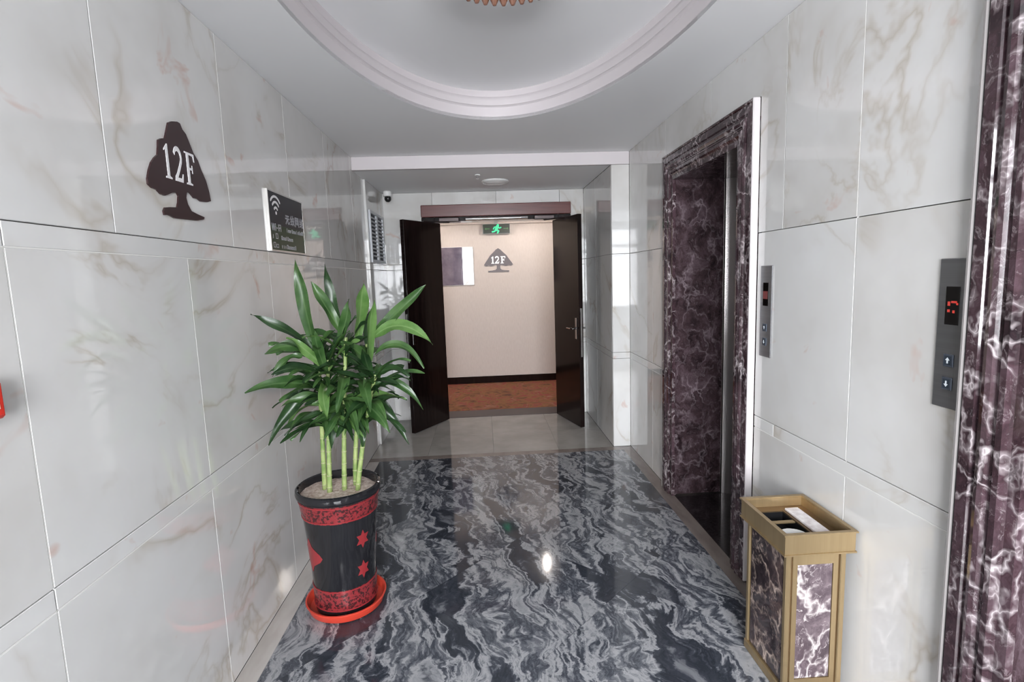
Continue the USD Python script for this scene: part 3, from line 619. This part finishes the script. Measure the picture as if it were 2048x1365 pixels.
# ---- corridor things
ex = thing('exit_sign', 'green glowing running man exit sign beyond the double door', 'exit sign', (.228, 7.9, 2.215))
ya = 7.86
obj('body', bx(.028, .428, ya - .03, ya - .0005, 2.215, 2.36, .004), M_EXITB, ex); obj('bracket', bx(.2, .25, ya - .02, ya - .01, 2.36, 2.4495), M_EXITB, ex)
obj('face', bx(.036, .420, ya - .032, ya - .03, 2.222, 2.353), M_EXITF, ex, label='dark green face')
man = unary_union([Point(.252, 2.338).buffer(.017), LineString([(.245, 2.32), (.225, 2.275)]).buffer(.022), LineString([(.225, 2.275), (.26, 2.255), (.245, 2.228)]).buffer(.012), LineString([(.222, 2.275), (.20, 2.25), (.17, 2.245)]).buffer(.012), LineString([(.245, 2.318), (.275, 2.295), (.295, 2.305)]).buffer(.009), LineString([(.24, 2.318), (.2, 2.31), (.185, 2.285)]).buffer(.009)])
obj('running_figure', plate_y(man, ya - .034, ya - .032), M_EXITG, ex, label='bright green running figure')
for arr in (unary_union([sbox(.33, 2.283, .39, 2.294), Polygon([(.385, 2.27), (.405, 2.2885), (.385, 2.307)])]), unary_union([sbox(.075, 2.283, .13, 2.294), Polygon([(.08, 2.27), (.058, 2.2885), (.08, 2.307)])])):
    obj('arrow', plate_y(arr, ya - .034, ya - .032), M_EXITA, ex)

s2 = thing('floor_number_sign', 'small grey-brown tree-shaped sign on the beige corridor wall under the exit sign', 'sign', (.24, 7.9, 1.665))
def lerp_tree():
    L_ = [(0, 1), (.07, .95), (.16, .84), (.28, .70), (.36, .55), (.45, .40), (.50, .30), (.43, .26), (.34, .28), (.26, .25), (.17, .27), (.10, .30), (.055, .27), (.06, .14), (.11, .085), (.22, .065), (.36, .05), (.36, .0)]
    return Polygon(L_ + [(-x, z) for x, z in reversed(L_)][:-1])
tr = affinity.translate(affinity.scale(lerp_tree(), .43, .345, origin=(0, 0)), .243, 1.665)
obj('plate', plate_y(tr.buffer(0), 7.887, 7.8995), M_SIGNG, s2)
lt = [affinity.translate(affinity.scale(g, b - a, .10, origin=(0, 0)), a, 1.79) for g, a, b in ((glyph_1(), .135, .185), (glyph_2(), .19, .255), (glyph_F(), .275, .345))]
obj('lettering', [plate_y(g.buffer(.004), 7.884, 7.887) for g in lt], M_LETTER, s2)

pf = thing('framed_poster', 'glossy purple-grey poster on the beige corridor wall beside the left door leaf', 'poster', (-.5, 7.9, 1.49))
obj('backing', bx(-.93, -.125, 7.885, 7.8995, 1.485, 2.045, .002), M_WHITE, pf)
obj('print', bx(-.925, -.285, 7.882, 7.885, 1.49, 2.04), M_PRINT, pf, label='purple-grey print')
obj('painted_reflection', bx(-.284, -.13, 7.882, 7.885, 1.49, 2.04), plain('painted_reflection', (0.9, 0.9, 0.9), 0.03, ior=1.6), pf, label='glossy white strip painted as window reflection')  # window reflection on the poster, painted as a white strip

for i, (lx, ly) in enumerate(CORRIDOR_LAMPS):
    dl = thing('downlight', ('white ring downlight in the corridor ceiling above the right of the doorway', 'white ring downlight in the corridor ceiling above the left of the doorway')[i], 'lamp', (lx, ly, 2.45))
    obj('ring', lathe([(.045, 2.4495), (.07, 2.4495), (.072, 2.444), (.06, 2.438), (.045, 2.4445)], (lx, ly, 0), 28), M_WHITE, dl, smooth=40)

# ---- chandelier in the coffer
ch = thing('chandelier', 'flush chandelier of amber crystal drops hanging from the oval ceiling coffer', 'chandelier', (EC[0], EC[1], 2.825))
obj('ceiling_plate', lathe([(0, 2.8245), (.24, 2.8245), (.25, 2.815), (.24, 2.80), (0, 2.795)], (EC[0], EC[1], 0), 48), M_BRASS, ch, smooth=40)
obj('hoop', lathe([(.235, 2.728), (.25, 2.728), (.25, 2.741), (.235, 2.741), (.235, 2.728)], (EC[0], EC[1], 0), 48), M_BRASS, ch, smooth=40)
for k in range(4):
    a = k * math.pi / 2 + .4; obj('support_rod', tube([(EC[0] + .242 * math.cos(a), EC[1] + .242 * math.sin(a), 2.80), (EC[0] + .242 * math.cos(a), EC[1] + .242 * math.sin(a), 2.735)], .004, 6), M_BRASS, ch)
drop = trimesh.creation.revolve(np.array([(0, -.048), (.005, -.046), (.0125, -.03), (.011, -.018), (.004, -.004), (0, 0)]), sections=8)
for R_, n_, zt in ((.243, 42, 2.728), (.16, 20, 2.765), (.08, 10, 2.765)):
    for k in range(n_):
        a = k * 2 * math.pi / n_ + .05
        q = drop.copy(); q.apply_scale(1.45 if R_ > .2 else 1.2); q.apply_translation((EC[0] + R_ * math.cos(a), EC[1] + R_ * math.sin(a), zt))
        if R_ < .2:
            obj('crystal_drop', [q, tube([(EC[0] + R_ * math.cos(a), EC[1] + R_ * math.sin(a), zt), (EC[0] + R_ * math.cos(a), EC[1] + R_ * math.sin(a), 2.80)], .002, 5)], M_AMBER, ch)
        else: obj('crystal_drop', q, M_AMBER, ch)

# ---- ashtray bin
BX0, BX1, BY0, BY1 = 1.035, 1.295, 1.72, 2.04
bn = thing('ashtray_bin', 'champagne gold ashtray bin with marble panels by the right wall', 'bin', ((BX0 + BX1) / 2, (BY0 + BY1) / 2, 0))
i_ = .018
bx0, bx1, by0, by1 = BX0 + i_, BX1 - i_, BY0 + i_, BY1 - i_
obj('carcass', bx(bx0 + .012, bx1 - .012, by0 + .012, by1 - .012, .012, .56), M_GOLDD, bn)
obj('plinth', bx(bx0 - .004, bx1 + .004, by0 - .004, by1 + .004, .001, .04, .004), M_GOLD, bn)
for px in (bx0, bx1 - .02):
    for py in (by0, by1 - .02): obj('corner_post', bx(px, px + .02, py, py + .02, .04, .575, .003), M_GOLD, bn)
# front and rear panel frames, marble insets
for yy, sgn in ((by0 + .012, -1), (by1 - .012, 1)):
    f_ = sbox(bx0 + .027, .042, bx1 - .027, .572); f_ = f_.difference(sbox(bx0 + .045, .072, bx1 - .045, .525))
    obj('panel_frame', plate_y(f_, min(yy, yy + sgn * .008), max(yy, yy + sgn * .008)), M_GOLD, bn)
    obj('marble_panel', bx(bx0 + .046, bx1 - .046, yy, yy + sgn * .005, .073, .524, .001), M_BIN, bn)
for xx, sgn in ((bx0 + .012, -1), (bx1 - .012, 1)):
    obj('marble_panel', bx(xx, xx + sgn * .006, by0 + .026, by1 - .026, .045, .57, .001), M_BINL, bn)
# top rim, open box
rim = sbox(BX0, BY0, BX1, BY1)
obj('rim', plate_z(rim.difference(rim.buffer(-.012, join_style=2)), .580, .650), M_GOLD, bn)
obj('rim_lip', plate_z(rim.buffer(.006, join_style=2).difference(rim.buffer(-.010, join_style=2)), .650, .656), M_GOLD, bn)
obj('rim_lip', plate_z(rim.buffer(.004, join_style=2).difference(rim.buffer(-.020, join_style=2)), .574, .580), M_GOLD, bn)
ti = rim.buffer(-.012, join_style=2)
obj('tray_plate', plate_z(ti.difference(sbox(BX0 + .03, BY0 + .03, BX0 + .145, BY1 - .055)), .612, .616), M_GOLDD, bn)
obj('marble_strip', bx(BX0 + .155, BX1 - .05, BY0 + .018, BY1 - .05, .616, .626, .002), M_STRIP, bn, label='pale marble strip on the lid')
tr_ = sbox(BX0 + .03, BY0 + .03, BX0 + .145, BY1 - .055)
obj('ash_well', [plate_z(tr_.buffer(.002, join_style=2).difference(tr_.buffer(-.002, join_style=2)), .565, .612), plate_z(tr_, .562, .565)], M_BLACK, bn)
obj('cross_bar', bx(BX0 + .03, BX0 + .145, BY1 - .145, BY1 - .125, .606, .612, .001), M_GOLD, bn)
obj('ash_tray', lathe([(0, .5655), (.036, .5655), (.050, .607), (.046, .607), (.034, .596), (0, .596)], (BX0 + .088, BY0 + .088, 0), 28), M_WHITE, bn, smooth=40)

# ---- saucer and potted plant
PC = (-.742, 2.52)
sc_ = thing('pot_saucer', 'round red plastic saucer under the black and red pot', 'saucer', (PC[0], PC[1], 0))
obj('dish', lathe([(0, .0005), (.165, .0005), (.178, .010), (.190, .046), (.1935, .048), (.1935, .052), (.186, .052), (.172, .016), (.160, .012), (0, .012)], (PC[0], PC[1], 0), 72), M_SAUCER, sc_, smooth=40)
pp = thing('potted_plant', 'leafy green dracaena on cane stems in a black pot with red bands', 'potted plant', (PC[0], PC[1], .0125))
def body_r(z):
    return float(np.interp(z, [.0125, .04, .15, .30, .45, .50, .585], [.146, .149, .150, .157, .170, .176, .189]))
zz = np.linspace(.15, .49, 12)
pot = [(0, .0125), (.140, .0125), (.146, .018), (.1475, .038)] + [(body_r(z), z) for z in (.045, .15)] + [(body_r(z), z) for z in zz[1:-1]] + [(body_r(.49), .49), (body_r(.585), .585), (.198, .592), (.201, .606), (.198, .622), (.190, .627), (.183, .622), (.182, .600), (.174, .55), (.0, .55)]
po = obj('pot', lathe(pot, (PC[0], PC[1], 0), 96), M_GLAZE, pp, smooth=35)
def band(z0, z1, n=6, o=.0016):
    z_ = np.linspace(z0, z1, n); p_ = [(body_r(z) - .001, z) for z in (z0,)] + [(body_r(z) + o, z) for z in z_] + [(body_r(z1) - .001, z1)]
    return lathe(p_ + [p_[0]], (PC[0], PC[1], 0), 96)
obj('band', band(.492, .580), M_REDB, po, smooth=35, label='red patterned upper band')
obj('band', band(.046, .150), M_REDB, po, smooth=35, label='red patterned lower band')
for z0 in (.496, .569, .142, .048): obj('ridge', band(z0, z0 + .006, 3, .0034), M_REDE, po, smooth=35)
cam_az = math.atan2(0 - PC[1], 0 - PC[0])
def on_pot(poly, az, zc, o=.0012, th=.0016):
    t = ext(poly, th)
    for _ in range(2): t = t.subdivide()
    v = np.asarray(t.vertices); r = np.array([body_r(zc + q) for q in v[:, 1]]) + o * .2 + v[:, 2]
    a = az + v[:, 0] / .157
    return trimesh.Trimesh(np.c_[PC[0] + r * np.cos(a), PC[1] + r * np.sin(a), zc + v[:, 1]], t.faces, process=False)
star = Polygon([((.036 if k % 2 == 0 else .019) * math.sin(k * math.pi / 6), (.046 if k % 2 == 0 else .026) * math.cos(k * math.pi / 6)) for k in range(12)])
dia = Polygon([(0, .085), (.022, .05), (.07, .02), (.085, 0), (.07, -.02), (.022, -.05), (0, -.085), (-.022, -.05), (-.07, -.02), (-.085, 0), (-.07, .02), (-.022, .05)])
for az0 in (.58, .58 + math.pi):
    for zc in (.385, .23): obj('emblem', on_pot(star, cam_az + az0, zc), M_REDE, po, label='red star emblem')
for az0 in (-1.18, -1.18 + math.pi): obj('emblem', on_pot(dia, cam_az + az0, .315), M_REDE, po, label='large red diamond emblem')
# soil
th = np.linspace(0, 2 * math.pi, 49)[:-1]; V = [(PC[0], PC[1], .592)]; F = []
for i, r in enumerate(np.linspace(.03, .181, 7)):
    for t in th:
        x, y = PC[0] + r * math.cos(t), PC[1] + r * math.sin(t); V.append((x, y, .586 + .012 * float(meshkit.noise(np.array([x * 45, y * 45, 3.0]))) - .004 * (i == 6)))
for k in range(48): F.append((0, 1 + k, 1 + (k + 1) % 48))
for i in range(6):
    for k in range(48):
        a, b = 1 + i * 48 + k, 1 + i * 48 + (k + 1) % 48; F += [(a, a + 48, b), (b, a + 48, b + 48)]
obj('soil', trimesh.Trimesh(np.array(V), np.array(F), process=False), M_SOIL, pp, smooth=True)

def leaf_mesh(base, ctrl, tip, width, face, seed):
    base, ctrl, tip, face = (np.asarray(q, float) for q in (base, ctrl, tip, face)); n_ = 14
    r = random.Random(seed); ph, amp = r.random() * 6.28, r.uniform(.003, .010)
    V = []; UV = []; F = []; fold = r.uniform(.10, .34); bend = r.uniform(-.018, .018)
    for i in range(n_ + 1):
        t = i / n_
        p = (1 - t) ** 2 * base + 2 * t * (1 - t) * ctrl + t * t * tip
        T = 2 * (1 - t) * (ctrl - base) + 2 * t * (tip - ctrl); T /= np.linalg.norm(T)
        N = face - face.dot(T) * T; N /= np.linalg.norm(N); S = np.cross(T, N)
        w = width * max(.09 if t < .5 else .0, (math.sin(math.pi * min(1, t * .93 + .05)) ** .85) * (1 - .25 * t))
        w = max(w, .0008)
        wav = amp * math.sin(9 * t + ph)
        for j, u in enumerate((-1, -.5, 0, .5, 1)):
            V.append(p + S * (u * w / 2 * (1 + .10 * math.sin(11 * t + ph + u))) + N * (abs(u) * w * fold + u * wav) + S * bend * math.sin(math.pi * t)); UV.append((.5 + u / 2, t))
    for i in range(n_):
        for j in range(4):
            a = i * 5 + j; F += [(a, a + 1, a + 6), (a, a + 6, a + 5)]
    return trimesh.Trimesh(np.array(V), np.array(F), process=False), np.array(UV)
CAMDIR = np.array([.27, -.93, .12])
ST = [((-.815, 2.54, .58), (-.800, 2.52, .90), (-.785, 2.51, 1.30)), ((-.778, 2.49, .58), (-.760, 2.49, .90), (-.735, 2.48, 1.24)), ((-.715, 2.52, .58), (-.692, 2.51, .90), (-.650, 2.50, 1.34)),
      ((-.672, 2.57, .58), (-.640, 2.55, .90), (-.560, 2.53, 1.30)), ((-.650, 2.51, .58), (-.590, 2.50, .90), (-.520, 2.48, 1.16))]
stems = []
for a, b, c in ST:
    ts = np.linspace(0, 1, 12); a, b, c = map(np.array, (a, b, c))
    pts = [(1 - t) ** 2 * a + 2 * t * (1 - t) * (2 * b - (a + c) / 2) + t * t * c for t in ts]
    rs = np.linspace(.0125, .0085, 12)
    sp_ = obj('stem', tube(pts, rs, 10), M_STEM, pp, smooth=True); stems.append((sp_, pts))
    nod = []
    for q in np.linspace(.06, .62, 7):
        i = q * 11; k = int(i); p = pts[k] + (pts[k + 1] - pts[k]) * (i - k); rr = .0128 - .004 * q
        obj('stem_node', tube([p + (0, 0, -.003), p, p + (0, 0, .003)], [rr, rr + .0016, rr], 10), M_NODE, sp_)
def add_leaf(si, base, tip, width, arch, face, m, seed, dy=(0, 0)):
    base = np.array(base, float); tip = np.array(tip, float)
    mid = (base + tip) / 2 + np.array([0, 0, arch])
    t, uv = leaf_mesh(base, mid, tip, width * .9, face, seed)
    obj('leaf', t, m, stems[si][0], smooth=True, uv=uv)
D_, MD, LT = M_LEAF
HERO = [ # stem, base(x,z), tip(x,z), y base, y tip, width, arch, material
    (0, (-.79, 1.24), (-.840, 1.711), 2.51, 2.46, .075, .05, MD), (2, (-.665, 1.36), (-.772, 1.605), 2.50, 2.44, .070, .03, MD), (2, (-.655, 1.35), (-.728, 1.693), 2.50, 2.52, .055, .03, D_),
    (2, (-.600, 1.32), (-.535, 1.590), 2.51, 2.42, .085, .05, LT), (3, (-.550, 1.22), (-.491, 1.515), 2.52, 2.42, .075, .05, LT), (3, (-.545, 1.33), (-.262, 1.572), 2.52, 2.47, .068, .035, MD),
    (3, (-.530, 1.33), (-.238, 1.300), 2.51, 2.40, .075, .13, LT), (4, (-.520, 1.25), (-.288, 1.185), 2.49, 2.45, .055, .13, MD), (0, (-.790, 1.28), (-1.050, 1.467), 2.51, 2.44, .060, .02, D_),
    (0, (-.790, 1.26), (-.997, 1.285), 2.51, 2.42, .070, .06, MD), (0, (-.790, 1.10), (-1.045, 1.135), 2.51, 2.30, .075, .09, MD), (0, (-.795, 1.06), (-1.015, .860), 2.51, 2.42, .070, .14, D_),
    (1, (-.760, 1.05), (-.945, 1.040), 2.49, 2.42, .060, .07, MD), (4, (-.575, 1.00), (-.450, .905), 2.50, 2.38, .075, .09, MD), (4, (-.560, 1.03), (-.378, .822), 2.49, 2.45, .055, .15, D_),
    (4, (-.545, 1.10), (-.305, .985), 2.49, 2.46, .052, .12, MD), (4, (-.530, 1.15), (-.352, 1.155), 2.48, 2.42, .060, .07, D_), (0, (-.785, 1.26), (-.852, 1.507), 2.51, 2.52, .032, .02, D_),
    (1, (-.745, 1.18), (-.755, 1.391), 2.48, 2.38, .060, .03, MD), (3, (-.545, 1.20), (-.634, 1.338), 2.51, 2.35, .062, .03, MD), (2, (-.690, 1.30), (-.602, 1.522), 2.50, 2.42, .060, .04, MD),
    (0, (-.850, 1.26), (-.962, 1.185), 2.48, 2.40, .050, .06, MD), (2, (-.680, 1.02), (-.720, .845), 2.50, 2.38, .060, .03, D_), (3, (-.620, 1.02), (-.588, .832), 2.53, 2.42, .062, .05, D_),
    (1, (-.745, 1.10), (-.705, 1.000), 2.48, 2.30, .075, .10, LT), (2, (-.670, 1.15), (-.660, 1.03), 2.50, 2.30, .070, .11, MD), (3, (-.600, 1.12), (-.520, 1.02), 2.53, 2.32, .075, .10, MD),
    (1, (-.75, 1.20), (-.88, 1.36), 2.48, 2.38, .055, .06, LT), (0, (-.79, 1.16), (-.95, 1.20), 2.51, 2.36, .060, .09, D_)]
for k, (si, b_, t_, yb_, yt_, w_, ar_, m_) in enumerate(HERO):
    rr = random.Random(100 + k)
    face = CAMDIR * .8 + np.array([rr.uniform(-.5, .5), rr.uniform(-.2, .2), rr.uniform(.1, .7)])
    add_leaf(si, (b_[0], yb_, b_[1]), (t_[0], yt_, t_[1]), w_, ar_, face, m_, k)
rl = random.Random(21)
for si in range(5):
    pts = np.array(stems[si][1])
    for k in range(30):
        q = rl.uniform(.50, 1.0); i = q * 11; j = min(int(i), 10); p = pts[j] + (pts[j + 1] - pts[j]) * (i - j)
        az = k * 2.4 + si + rl.uniform(-.4, .4); el = rl.uniform(-.40, .45) + (q - .75) * 3.2
        L_ = rl.uniform(.15, .29)
        d_ = np.array([math.cos(az) * math.cos(el), math.sin(az) * math.cos(el), math.sin(el)])
        tip = p + d_ * L_; tip[2] -= .04 * rl.random()
        if tip[0] < XL + .04: tip[0] = XL + .04 + rl.random() * .05
        tip[2] = min(tip[2], 1.56); tip[2] = max(tip[2], .90)
        m_ = M_LEAF[rl.choices((0, 1, 2), (6, 4, .6))[0]]
        add_leaf(si, p, tip, rl.uniform(.036, .058), rl.uniform(.03, .10), np.array([d_[0] * -.4, d_[1] * -.4 - .35, 1.0]), m_, 500 + si * 40 + k)
